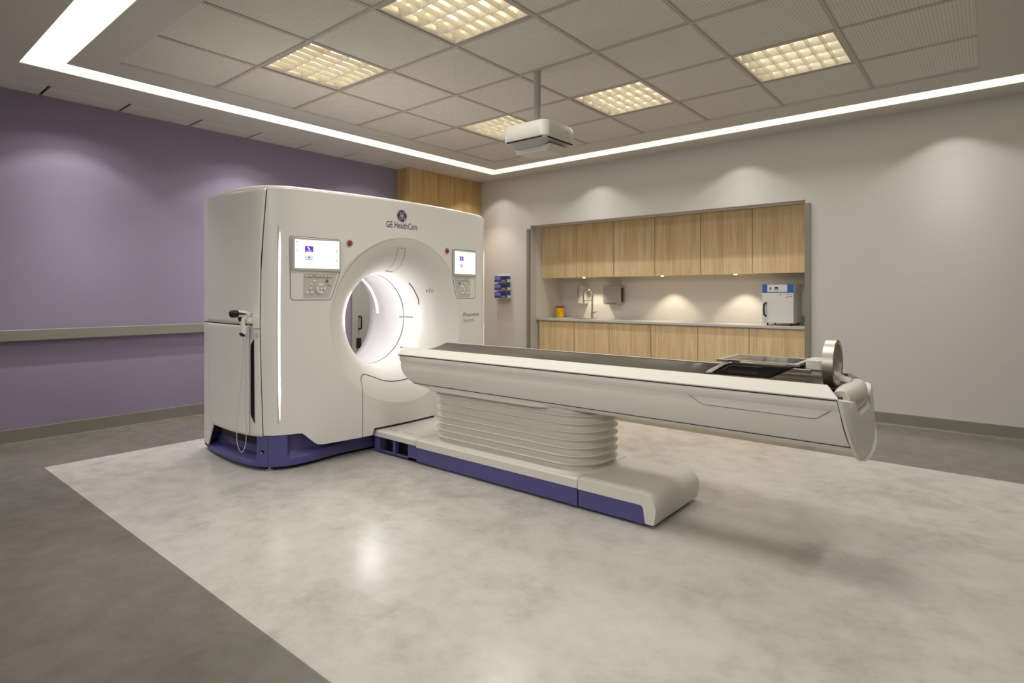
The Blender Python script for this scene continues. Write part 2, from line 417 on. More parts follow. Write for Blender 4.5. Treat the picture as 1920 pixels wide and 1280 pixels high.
# projector on its pole
pj=thing('projector','white ceiling projector hanging on a grey pole from the tiles','projector',(3.36,-3.0,2.994))
link('pole',*tube([(3.36,-3.0,2.994),(3.36,-3.0,2.49)],.027,20),mat('pole_grey',srgb(176,173,168),.4),pj)
PX0,PX1,PY0,PY1=3.27,3.68,-3.33,-2.93
pcx,pcy,pw,ph=(PX0+PX1)/2,(PY0+PY1)/2,PX1-PX0,PY1-PY0
lay=[(0,2.375),(0,2.49)]
V=[];F=[]
def loft(rings,m=True):
    n=len(rings[0]); V=[p for r in rings for p in r]; F=[]
    for i in range(len(rings)-1):
        for k in range(n): F.append((i*n+k,i*n+(k+1)%n,(i+1)*n+(k+1)%n,(i+1)*n+k))
    F+=[tuple(range(n))[::-1],tuple(range((len(rings)-1)*n,len(rings)*n))]
    return V,F
def rr3(cx,cy,w,h,r,z): return [(x,y,z) for x,y in rrect(cx,cy,w,h,r,8)]
M_PROJ=mat('projector_white',srgb(216,212,204),.4)
link('case',*loft([rr3(pcx,pcy,pw-.03,ph-.03,.06,2.372),rr3(pcx,pcy,pw,ph,.07,2.385),rr3(pcx,pcy,pw,ph,.07,2.485),rr3(pcx,pcy,pw-.02,ph-.02,.06,2.497)]),M_PROJ,pj,smooth=50)
link('underside',*loft([rr3(pcx-.02,pcy+.03,pw-.14,ph-.14,.06,2.335),rr3(pcx-.01,pcy+.015,pw-.08,ph-.08,.06,2.36),rr3(pcx,pcy,pw-.045,ph-.045,.06,2.3735)]),mat('projector_grey',srgb(176,174,170),.3),pj,smooth=50)
link('lens_hood',*prism([(3.33,2.305),(3.60,2.300),(3.65,2.345),(3.30,2.345)],-3.22,-3.02,'y'),M_PROJ,pj,bev=.008)
vs=[]
for k in range(52):
    xx=PX0+.05+k*.0062; vs.append(box(xx,xx+.003,PY0+.006,PY0+.020,2.3705,2.378))
link('vent_grille',*join(*vs),M_BLACK,pj,smooth=0); vs=[]
for k in range(52):
    yy=PY0+.05+k*.0060; vs.append(box(PX1-.020,PX1-.006,yy,yy+.003,2.3705,2.378))
link('vent_grille',*join(*vs),M_BLACK,pj,smooth=0)
link('logo_mark',*join(box(PX1-.0005,PX1+.001,-3.07,-3.063,2.440,2.450),box(PX1-.0005,PX1+.001,-3.055,-3.035,2.441,2.4435)),M_LINE,pj,smooth=0)

# ================================================================ NICHE
UY,LY=.27,.13
ux=[NX0,1.57,2.17,2.77,3.37,3.98,NX1]
U_L=['oak wall cupboard at the left end over the yellow bin','oak wall cupboard directly above the tap','oak wall cupboard third from the left','oak wall cupboard fourth from the left','oak wall cupboard second from the right end','oak wall cupboard above the blue topped oven']
for i in range(6):
    a,b=ux[i]+.002,ux[i+1]-.002
    t=thing('wall_cupboard',U_L[i],'cupboard',((a+b)/2,(UY+ND)/2,1.487),'oak wall cupboards in the niche')
    link('body',*box(a,b,UY+.02,ND,1.487,NZ),M_WOOD,t,smooth=0)
    link('door',*box(a+.0015,b-.0015,UY,UY+.019,1.484,NZ-.003),M_WOOD,t,smooth=0,bev=.0012)
lx=[NX0+.035,1.61,2.17,2.77,3.38,3.98,NX1]
L_L=['oak base cabinet at the left end below the yellow bin','oak base cabinet below the tap','oak base cabinet third from the left end of the counter','oak base cabinet fourth from the left behind the table','oak base cabinet second from the right behind the table','oak base cabinet below the blue topped oven']
for i in range(6):
    a,b=lx[i]+.002,lx[i+1]-.002
    t=thing('base_cabinet',L_L[i],'cabinet',((a+b)/2,(LY+ND)/2,0),'oak base cabinets below the counter')
    link('body',*join(box(a,b,LY+.045,ND-.02,.10,.868),box(a,b,LY+.08,ND-.02,0,.10)),M_WOOD,t,smooth=0)
    link('door',*box(a+.0015,b-.0015,LY+.024,LY+.0445,.105,.862),M_WOOD,t,smooth=0,bev=.0012)
solo(link('countertop',*box(NX0+.002,NX1-.002,LY,ND,.868,.897),M_COUNTER,bev=.003),'pale grey worktop running the width of the niche','countertop')
for x,l in ((1.616,'tiny under-cupboard spotlight above the tap'),(2.813,'tiny under-cupboard spotlight above the bare middle of the worktop'),(3.745,'tiny under-cupboard spotlight left of the oven')):
    solo(link('spotlight',*lathe([(0,-.006),(.016,-.006),(.020,0)],(x,.40,1.484),n=20),mat('spot_lens',(1,1,1),emit=(1,.9,.7),es=6)),l,'spotlight','under-cupboard spotlights')
# tap
tp=thing('tap','tall chrome gooseneck tap on the worktop','tap',(1.66,.52,.897))
P=[(1.68,.52,.897),(1.68,.52,1.23)]+[(1.68-.075+.075*math.cos(a),.52,1.23+.075*math.sin(a)) for a in [math.pi*k/12 for k in range(1,13)]]+[(1.53,.52,1.19)]
link('spout',*tube(P,[.013]*(len(P)-1)+[.013],12),M_CHROME,tp)
link('base',*lathe([(0,0),(.028,0),(.028,.006),(.019,.012),(.019,.10),(.013,.105),(0,.105)],(1.68,.52,.897),n=24),M_CHROME,tp)
link('handle',*tube([(1.70,.52,.985),(1.75,.52,.995)],.008,8),M_CHROME,tp)
link('spray_hose',*tube([(1.53,.52,1.19),(1.53,.52,1.15),(1.54,.52,1.12)],[.013,.016,.010],10),M_METAL,tp)
link('spray_bracket',*tube([(1.53,.52,1.155),(1.68,.52,1.155)],.005,8),M_CHROME,tp)
# sink
sk=thing('sink','shallow steel sink rim in front of the tap','sink',(1.62,.40,.898))
link('rim',*ring(1.42,1.80,.22,.48,1.435,1.785,.235,.465,.8972,.901),M_METAL,sk,smooth=0)
link('drain_bowl',*box(1.436,1.784,.236,.464,.8971,.8985),mat('sink_bowl',srgb(120,116,108),.3,.8),sk,smooth=0)
# sharps bin
sb=thing('sharps_bin','yellow sharps bin with a dark red lid on the worktop','bin',(1.13,.50,.897))
link('tub',*lathe([(0,0),(.052,0),(.062,.15),(.062,.152),(0,.152)],(1.13,.50,.8972),n=32),M_YELLOW,sb,smooth=30)
link('lid',*lathe([(.060,.150),(.070,.152),(.070,.168),(.052,.176),(0,.176)],(1.13,.50,.8972),n=32),M_REDLID,sb,smooth=30)
link('hazard_mark',*tube([(1.135,.4425,.975),(1.145,.4420,.985),(1.150,.4415,.972)],.003,6),M_BLACK,sb)
# soap dispenser and towel dispenser
sd=thing('soap_dispenser','narrow white soap dispenser on the wall behind the tap','dispenser',(1.40,ND,1.24))
link('case',*box(1.33,1.46,.655,ND,1.10,1.38),M_LAMW,sd,bev=.015)
link('side_window',*box(1.345,1.362,.652,.656,1.20,1.36),mat('dispenser_grey',srgb(140,134,126),.4),sd,bev=.001)
td=thing('towel_dispenser','rounded grey paper towel dispenser on the niche wall','dispenser',(1.93,ND,1.23))
link('case',*prism(rrect(1.93,1.238,.28,.27,.035),.63,ND,'y'),mat('steel_satin',srgb(188,182,170),.35,.4),td,smooth=35,bev=.006)
link('side_slot',*box(2.0695,2.073,.66,.72,1.14,1.34),M_BLACK,td)
link('paper_slot',*box(1.84,2.02,.628,.632,1.112,1.119),M_BLACK,td)
# socket
solo(link('wall_socket',*box(4.50,4.56,ND-.012,ND,1.07,1.20),M_GREYP,bev=.003),'small grey wall socket to the right of the oven','socket')
# incubator oven
OX0,OX1,OY0,OY1,OZ0,OZ1=4.095,4.425,.25,.60,.925,1.36
ov=thing('lab_oven','white laboratory oven with blue top band and black handle','oven',((OX0+OX1)/2,(OY0+OY1)/2,.897))
link('body',*box(OX0,OX1,OY0+.012,OY1,OZ0,OZ1-.095),M_OVEN,ov,bev=.003)
link('top_housing',*box(OX0,OX1,OY0,OY1,OZ1-.095,OZ1),M_OVBLUE,ov,bev=.003)
link('side_skin',*box(OX1-.0005,OX1+.002,OY0+.004,OY1,OZ1-.095,OZ1-.003),M_OVEN,ov,smooth=0)
dr=link('door',*box(OX0+.001,OX1-.001,OY0-.006,OY0+.011,OZ0+.002,OZ1-.098),M_OVEN,ov,bev=.003)
link('door_handle',*tube([(OX0+.045,OY0-.006,1.15),(OX0+.042,OY0-.03,1.15),(OX0+.03,OY0-.035,1.135),(OX0+.026,OY0-.037,1.08),(OX0+.03,OY0-.035,1.02),(OX0+.042,OY0-.03,1.005),(OX0+.045,OY0-.006,1.005)],.0095,10),M_BLACK,dr)
for a,b in ((.18,.21),(.26,.312)): link('door_lettering',*box(OX0+a,OX0+b,OY0-.0068,OY0-.006,1.243,1.248),M_OVBLUE,dr,smooth=0)
link('door_logo',*join(box(OX0+.255,OX0+.272,OY0-.0068,OY0-.006,1.205,1.222)),mat('logo_orange',srgb(214,120,90),.5),dr,smooth=0)
link('door_logo_text',*box(OX0+.28,OX0+.32,OY0-.0068,OY0-.006,1.221,1.226),M_LINE,dr,smooth=0)
cp=link('control_panel',*box(OX0+.055,OX0+.265,OY0-.004,OY0,OZ1-.088,OZ1-.006),M_OVEN,ov,bev=.001)
link('switch',*box(OX0+.078,OX0+.098,OY0-.008,OY0-.004,OZ1-.060,OZ1-.034),M_GREEN,cp)
link('display',*box(OX0+.135,OX0+.170,OY0-.008,OY0-.004,OZ1-.068,OZ1-.030),M_BLACK,cp,bev=.002)
link('display_face',*box(OX0+.142,OX0+.163,OY0-.0086,OY0-.008,OZ1-.064,OZ1-.052),M_KEY,cp)
link('back_duct',*box(OX1-.01,OX1+.035,OY1,OY1+.09,1.0,1.32),M_OVEN,ov,bev=.004)
for a in (OX0+.05,OX1-.03):
    for b in (OY0+.03,OY1-.03):
        link('foot',*lathe([(0,0),(.012,0),(.009,.012),(.006,.028),(0,.028)],(a,b,.8972),n=16),M_BLACK,ov)
# glove boxes on the far wall
gh=thing('glove_box_holder','white wall bracket holding three blue glove boxes','holder',(.465,0,1.36))
link('back_plate',*box(.335,.595,-.008,0,1.18,1.545),M_LAMW,gh,bev=.003)
for k in range(3): link('shelf',*join(box(.335,.595,-.088,-.008,1.185+k*.118,1.189+k*.118),box(.335,.338,-.088,-.008,1.185+k*.118,1.23+k*.118),box(.592,.595,-.088,-.008,1.185+k*.118,1.23+k*.118)),M_LAMW,gh)
pos=['bottom','middle','top']
for k in range(3):
    z=1.1895+k*.118
    g=thing('glove_box','blue glove box in the %s of the three wall slots'%pos[k],'glove box',(.465,-.045,z),'glove boxes on the far wall')
    link('carton',*box(.342,.588,-.086,-.0085,z,z+.092),M_GBLUE,g,bev=.002)
    link('front_print',*box(.35,.46,-.0872,-.086,z+.035,z+.08),mat('print_light_blue',srgb(110,128,200),.5),g)
    link('front_photo',*box(.47,.575,-.0872,-.086,z+.012,z+.08),mat('print_dark',srgb(44,46,64),.5),g)
    link('photo_band',*box(.48,.56,-.0878,-.0872,z+.014,z+.034),mat('print_grey',srgb(150,150,120),.5),g)

# ================================================================ SCANNER GANTRY
G=thing('ct_scanner','large white CT scanner with round bore and purple-blue plinth','medical scanner',(1.75,YC,0))
def u_of_y(y):
    lo,hi=0,2.1; s=1 if y>YC else -1
    for _ in range(40):
        m=(lo+hi)/2
        if abs(plan(s*m)[1]-YC)<abs(y-YC) and m<1.7: lo=m
        else: hi=m
    return s*lo
def P3(u,z,off=0.0):            # point on the outer shell, offset along the outward normal
    x,y=plan(u); a=plan(u-.004); b=plan(u+.004); tx,ty=b[0]-a[0],b[1]-a[1]; l=math.hypot(tx,ty) or 1
    nx,ny=ty/l,-tx/l
    if u>=0 and False: pass
    if nx*(x-1.7)+ny*(y-YC)<0: nx,ny=-nx,-ny
    return (x+nx*off,y+ny*off,z)
# --- front cover: polar grid between the flare rim and the outline
SEAM=[(.14,1.155),(.25,1.156),(.6,1.168),(1.0,1.178),(1.5,1.170),(1.8,1.145),(2.0,1.128)]
def seam(z): return interp(SEAM,z)
out=[(seam(z),z) for z in (.25,.6,1.0,1.4,1.7,1.9,2.0)]
poly=[(a,b) for a,b in out]+[(-a,b) for a,b in out[::-1]]
botL=[(-.925,.25),(-.885,.245),(-.80,.165),(-.77,.148),(-.74,.143),(-.33,.143),(-.33,.195),(.33,.195),(.33,.143),(.74,.143),(.77,.148),(.80,.165),(.885,.245),(.925,.25)]
poly+=botL
def raypoly(ph):
    dx,dz=math.cos(ph),math.sin(ph); best=None
    n=len(poly)
    for i in range(n):
        (x1,z1),(x2,z2)=poly[i],poly[(i+1)%n]; z1-=ZC; z2-=ZC
        ex,ez=x2-x1,z2-z1; D=dx*(-ez)+dz*ex
        if abs(D)<1e-12: continue
        t=(x1*(-ez)+z1*ex)/D; s=(dx*z1-dz*x1)/D
        if t>0 and -1e-6<=s<=1+1e-6 and (best is None or t>best): best=t
    return best*dx,ZC+best*dz
angs=sorted(set([round(2*math.pi*k/440,6) for k in range(440)]+[round(math.atan2(z-ZC,u)%(2*math.pi),6) for u,z in poly]))
NR=34
V=[];F=[]
def rim(ph):
    y,z=YC+RR*math.cos(ph),ZC+RR*math.sin(ph); return u_of_y(y),z
def edge_bevel(s): return 0
for ph in angs:
    ui,zi=rim(ph); uo,zo=raypoly(ph)
    for k in range(NR+1):
        t=1-(1-k/NR)**1.5
        u=ui+(uo-ui)*t; z=zi+(zo-zi)*t
        off=0
        if k==NR: off=-.006
        V.append(P3(u,z,off))
n=len(angs)
for i in range(n):
    for k in range(NR):
        a=i*(NR+1)+k; b=((i+1)%n)*(NR+1)+k; F.append((a,a+1,b+1,b))
fc=solid(link('front_cover',V,F,M_WHITE,G,smooth=35),.012,-1)
# --- flare (dish) into the bore
def dish(ph,r,off=0):
    y,z=YC+r*math.cos(ph),ZC+r*math.sin(ph); s=math.sin(A0)+(RR-r)/(RR-RB)*(1-math.sin(A0)); a=math.asin(min(1,s))
    ui,_=rim(ph); X=plan(ui)[0]
    x=XB+(X-XB)*math.cos(a)/math.cos(A0); return (x+off,y,z)
def dr_(j,n=26):
    a=A0+(math.pi/2-A0)*j/n; return RR-(RR-RB)*(math.sin(a)-math.sin(A0))/(1-math.sin(A0))
V=[];F=[]; ND_=240; n=26
for i in range(ND_):
    ph=2*math.pi*i/ND_
    for j in range(n+1): V.append(dish(ph,dr_(j)))
for i in range(ND_):
    for j in range(n):
        a=i*(n+1)+j; b=((i+1)%ND_)*(n+1)+j; F.append((a,a+1,b+1,b))
fl=link('bore_flare',V,F,M_DISH,G,smooth=60)
# --- bore tube, scan window ring, rear flare
link('bore_liner',*lathe([(RB,XB),(RB,1.877)],(0,YC,ZC),'x',n=160),M_GLOSSW,G,smooth=60)
link('scan_window',*lathe([(RB,1.8655),(RB,1.60)],(0,YC,ZC),'x',n=160),mat('scan_window_film',srgb(230,230,232),.22),G,smooth=60)
for a0,a1 in ((14,72),(-78,-15),(110,250)):
    link('bore_gap',*lathe([(RB+.012,1.8660),(RB+.0006,1.8660),(RB+.0006,1.8765),(RB+.012,1.8765)],(0,YC,ZC),'x',n=60,a0=math.radians(a0),a1=math.radians(a1)),M_BLACK,G,smooth=0)
link('gap_reflection',*lathe([(RB+.004,1.867),(RB+.004,1.876)],(0,YC,ZC),'x',n=120),M_PLATE,G)  # pale ring shows in the arc breaks: a reflection put in as colour
rf=link('rear_flare',*lathe([(RB,1.60),(RB+.008,1.596),(RB+.02,1.50),(.452,1.36),(.50,1.22),(.56,1.172)],(0,YC,ZC),'x',n=160),M_GLOSSW,G,smooth=35)
link('rear_light_arc',*lathe([(.4265,1.455),(.4375,1.417)],(-.004,YC,ZC),'x',n=40,a0=math.radians(4),a1=math.radians(62)),M_LED,rf)
# laser slot on the tube side
def onlin(r,x,ph): return (x,YC+r*math.cos(ph),ZC+r*math.sin(ph))
link('laser_window',*grid(lambda a,b:onlin(RB-.001,1.805+(2.000-1.805)*a,math.radians(-1.1+2.6*b)),8,2),mat('laser_grey',srgb(168,168,166),.3),G)
# --- side covers
U0=1.985
def sgrid(sgn,ua,ub,z0,z1,nu,nv,off=0):
    """ua,ub functions of z"""
    return grid(lambda a,b:P3(sgn*(ua(z0+(z1-z0)*b)+(ub(z0+(z1-z0)*b)-ua(z0+(z1-z0)*b))*a),z0+(z1-z0)*b,off),nu,nv)
def ureg(z): return interp([(.05,1.85),(.24,1.86),(.35,1.915),(.55,1.97),(.9,U0),(2.0,U0)],z)
for sgn in (-1,1):
    g=lambda z:seam(z)+.006
    solid(link('upper_side_cover',*sgrid(sgn,g,ureg,1.034,1.997,48,36,0),M_WHITE,G,smooth=35),.012,-1 if sgn<0 else 1)
    solid(link('lower_side_cover',*sgrid(sgn,g,ureg,.245,1.026,48,36,0),M_WHITE,G,smooth=35),.012,-1 if sgn<0 else 1)
    rc=link('rear_cover',*sgrid(sgn,lambda z:ureg(z)+.004 if z>.24 else 1.86+(.245-z)*.75,lambda z:2.152,.055,1.997,20,60,-.004),M_WHITE,G,smooth=35)
    solid(rc,.012,-1 if sgn<0 else 1)
    for z in (.885,.17,.11):
        x,y,_=P3(sgn*2.06,z,.0)
        link('screw',*lathe([(0,-.002),(.006,-.002),(.006,.0),(0,.0)],P3(sgn*2.06,z,0),'y',n=10),M_METAL,rc)
    # seams and top wedge
    link('cover_seam',*tube([P3(sgn*(seam(z)+.003),z,-.010) for z in [.25+1.74*k/30 for k in range(31)]],.0052,6),M_DARK,G)
    link('cover_seam',*tube([P3(sgn*u,1.030,-.007) for u in [1.175+(2.12-1.175)*k/30 for k in range(31)]],.0052,6),M_DARK,G)
# rear face with hole
def rearpt(ph,t):
    ct,st=math.cos(ph),math.sin(ph); hw,z0,z1=1.085,.06,1.997
    k=min((hw/abs(ct)) if abs(ct)>1e-9 else 9e9,((z1-ZC)/st if st>1e-9 else ((z0-ZC)/st if st<-1e-9 else 9e9)))
    r=.56+(k-.56)*t; return (1.172,YC+r*ct,ZC+r*st)
V=[];F=[];aa=sorted([2*math.pi*k/180 for k in range(180)]+[math.atan2(z-ZC,y)%(2*math.pi) for y in(-1.085,1.085) for z in (.06,1.997)]);n=len(aa)
for ph in aa:
    for j in range(3): V.append(rearpt(ph,j/2))
for i in range(n):
    for j in range(2):
        a=i*3+j;b=((i+1)%n)*3+j;F.append((a,b,b+1,a+1))
link('rear_panel',V,F,M_WHITE,G,smooth=30)
# top cap
def outline(off,z,n=120):
    L=[P3(-2.15+4.3*k/n,z,off) for k in range(n+1)]; return L
def caploft(levels,m,name):
    rings=[outline(o,z) for o,z in levels]; V,F=loft(rings); return link(name,V,F,m,G,smooth=40)
caploft([(-.030,1.97),(-.016,1.985),(-.014,2.010),(-.022,2.020),(-.05,2.024)],M_WHITE,'top_cap')
# inner chassis seen through the joints
L0=[(-.034,.24),(-.034,1.99)]
V,F=[],[]
for sgn in (-1,1):
    v,f=grid(lambda a,b:P3(sgn*(1.0+1.13*a),.25+1.73*b,-.03),40,2); V,F=join((V,F),(v,f))
link('chassis',V,F,M_DARK,G)
# --- plinth
def binset(u): return .095*(1-smoothstep(.45,1.0,abs(u)))+.012
def pocket(u):
    a=abs(u); return (1-smoothstep(.965,.995,a))+smoothstep(1.215,1.245,a)*(1-smoothstep(2.10,2.14,a))
ZL=[.022,.03,.055,.075,.10,.12,.15,.20,.262]
def basept(u,z):
    lip=interp([(0,.125),(.4,.12),(.93,.078),(1.2,.06),(1.7,.055),(2.15,.04)],abs(u))
    g=smoothstep(lip,lip+.035,z)*(.055 if abs(u)<1.1 else .075); sl=(z-lip)*.18 if (z>lip and abs(u)>1.1) else 0
    ins=binset(u)+pocket(u)*(g+sl)+(.012 if z<.025 else 0)
    # pillar and skirt lean out a touch towards the floor
    return P3(u,z,-ins+.004)
US=[-2.15+4.3*k/430 for k in range(431)]
V=[basept(u,z) for u in US for z in ZL]; m=len(ZL); F=[(i*m+j,i*m+j+1,(i+1)*m+j+1,(i+1)*m+j) for i in range(len(US)-1) for j in range(m-1)]
F.append(tuple(i*m for i in range(len(US)))); 
pb=link('plinth',V,F,M_BLUE,G,smooth=32)
link('plinth_back',*box(1.166,1.176,YC-1.08,YC+1.08,.022,.262),M_BLUE,G,smooth=0)
link('under_plinth',*loft([outline(-.15,.0),outline(-.15,.024)]),M_BLACK,G,smooth=0)
for sgn in (-1,1):
    x,y,_=P3(sgn*1.12,0,-.03)
    link('levelling_foot',*lathe([(0,0),(.026,0),(.026,.012),(.012,.016),(.012,.03),(0,.03)],(x,y,0),n=20),M_METAL,G)
    # near-black sheet in the side pocket: its shade put in as colour
    link('plinth_pocket_shade',*sgrid(sgn,lambda z:1.27,lambda z:1.90-(.24-z)*1.2,.17,.243,24,3,-.058),M_BLUED,pb)
    c=P3(sgn*1.165,.135,-.007); d2=P3(sgn*1.165,.135,-.001)
    link('fixing_hole',*tube([c,d2],.013,16),M_BLUED,pb)
    c2=P3(sgn*1.165,.131,-.003)
    link('screw',*tube([P3(sgn*1.168,.129,-.004),P3(sgn*1.168,.129,.0002)],.006,12),M_CHROME,pb)
    link('plinth_joint',*tube([P3(sgn*1.125,z,-.0095) for z in (.03,.1,.2,.25)],.0022,6),M_BLUED,pb)
# --- LED line
for sgn in (-1,1):
    def wdt(z): return .0062*min(1,max(0,(z-.36)/.20))**.7*min(1,max(0,(1.69-z)/.12))**.6
    def uc(z): return sgn*(1.040+(.075 if sgn>0 else 0)+.006*math.sin((z-.36)/1.33*math.pi))
    v,f=grid(lambda a,b:P3(uc(.36+1.33*b)+(a*2-1)*max(wdt(.36+1.33*b),.0004),.36+1.33*b,.0015),2,60)
    link('light_line',v,f,M_LED,G)
    v,f=grid(lambda a,b:P3(uc(.33+1.40*b)-sgn*0+sgn*(.009+.005*a),.33+1.40*b,.0012),2,40)
    link('light_line_groove',v,f,M_LINEL,G)
# --- ribbons / outlines drawn as real thin grooves on the face
def facept(y,z,off=.001):
    r=math.hypot(y-YC,z-ZC)
    if r<RR-1e-4: 
        p=dish(math.atan2(z-ZC,y-YC),max(r,RB+.001)); c=Vector((1.0,(YC-y)*.9/r*1,(ZC-z)*.9/r)).normalized(); return tuple(Vector(p)+c*off)
    u=u_of_y(y); return P3(u,z,off)
def ribbon(name,pts,w,m,parent,off=.001,step=.02,closed=False):
    Q=[]
    pts=list(pts)+([pts[0]] if closed else [])
    for a,b in zip(pts,pts[1:]):
        k=max(1,int(math.hypot(b[0]-a[0],b[1]-a[1])/step))
        for i in range(k): Q.append((a[0]+(b[0]-a[0])*i/k,a[1]+(b[1]-a[1])*i/k))
    Q.append(pts[-1]); V=[];F=[]
    for i,q in enumerate(Q):
        a=Q[max(i-1,0)] if not(closed and i==0) else Q[-2]; b=Q[min(i+1,len(Q)-1)] if not(closed and i==len(Q)-1) else Q[1]
        dx,dz=b[0]-a[0],b[1]-a[1]; l=math.hypot(dx,dz) or 1; nx,nz=-dz/l*w/2,dx/l*w/2
        V+= [facept(q[0]+nx,q[1]+nz,off),facept(q[0]-nx,q[1]-nz,off)]
    for i in range(len(Q)-1): F.append((2*i,2*i+1,2*i+3,2*i+2))
    return link(name,V,F,m,parent,smooth=0)
def smoothpath(P,n=6):
    P=[(2*P[0][0]-P[1][0],2*P[0][1]-P[1][1])]+list(P)+[(2*P[-1][0]-P[-2][0],2*P[-1][1]-P[-2][1])]; out=[]
    for i in range(1,len(P)-2):
        a,b,c,d=P[i-1:i+3]
        for k in range(n):
            t=k/n; out.append(tuple(.5*((2*b[j])+(-a[j]+c[j])*t+(2*a[j]-5*b[j]+4*c[j]-d[j])*t*t+(-a[j]+3*b[j]-3*c[j]+d[j])*t**3) for j in (0,1)))
    return out+[P[-2]]
DC=-3.50
half=[(-.416,.575),(-.405,.602),(-.37,.618),(-.32,.607),(-.24,.578),(-.14,.540),(0,.525)]
pts=[(DC+a,b) for a,b in half]+[(DC-a,b) for a,b in half[::-1][1:]]
ribbon('lower_door_seam',[(DC-.416,.145),(DC-.416,.575)],.004,M_LINE,G)
ribbon('lower_door_seam',[(DC+.416,.145),(DC+.416,.575)],.004,M_LINE,G)
ribbon('lower_door_seam',smoothpath(pts),.006,M_DARK,G)
# cover plate in the top of the flare
pl=[(-3.566,1.630),(-3.484,1.630),(-3.436,1.50),(-3.428,1.462),(-3.434,1.444),(-3.50,1.446)]
ribbon('flare_plate_outline',pl,.0028,M_LINE,G,closed=True,off=.0025,step=.006)
def fillpoly(P,off): return [facept(a,b,off) for a,b in P],[tuple(range(len(P)))]
# curved slot beside the bore
ribbon('flare_slot',smoothpath([(-3.238,1.352),(-3.190,1.305),(-3.155,1.258),(-3.125,1.205),(-3.109,1.155)]),.003,M_LINE,G,off=.0025)
for ys,yc0,zc0 in ((1,-3.094,1.280),(-1,-3.902,1.285)):
    for k in (-1,0,1):
        ribbon('intercom_mark',[(yc0+ys*(k*.016-.004),zc0+.014+(.008 if k==0 else 0)),(yc0+ys*(k*.016+.004),zc0-.016)],.004,M_LINE,G,off=.002)
# --- emergency stops
for y in (-4.027,-3.016):
    c=facept(y,1.636,0); 
    e=link('stop_button_ring',*lathe([(.020,0),(.027,0),(.028,.004),(.026,.007),(.020,.007)],c,'x',n=28),M_LINEL,G)
    link('stop_button',*lathe([(.0195,0),(.0195,.010),(.015,.015),(0,.016)],c,'x',n=28),M_RED,e)
    link('stop_button_mark',*lathe([(.006,.0162),(.010,.0162)],c,'x',n=20),mat('stop_pink',srgb(205,110,110),.4),e,smooth=0)
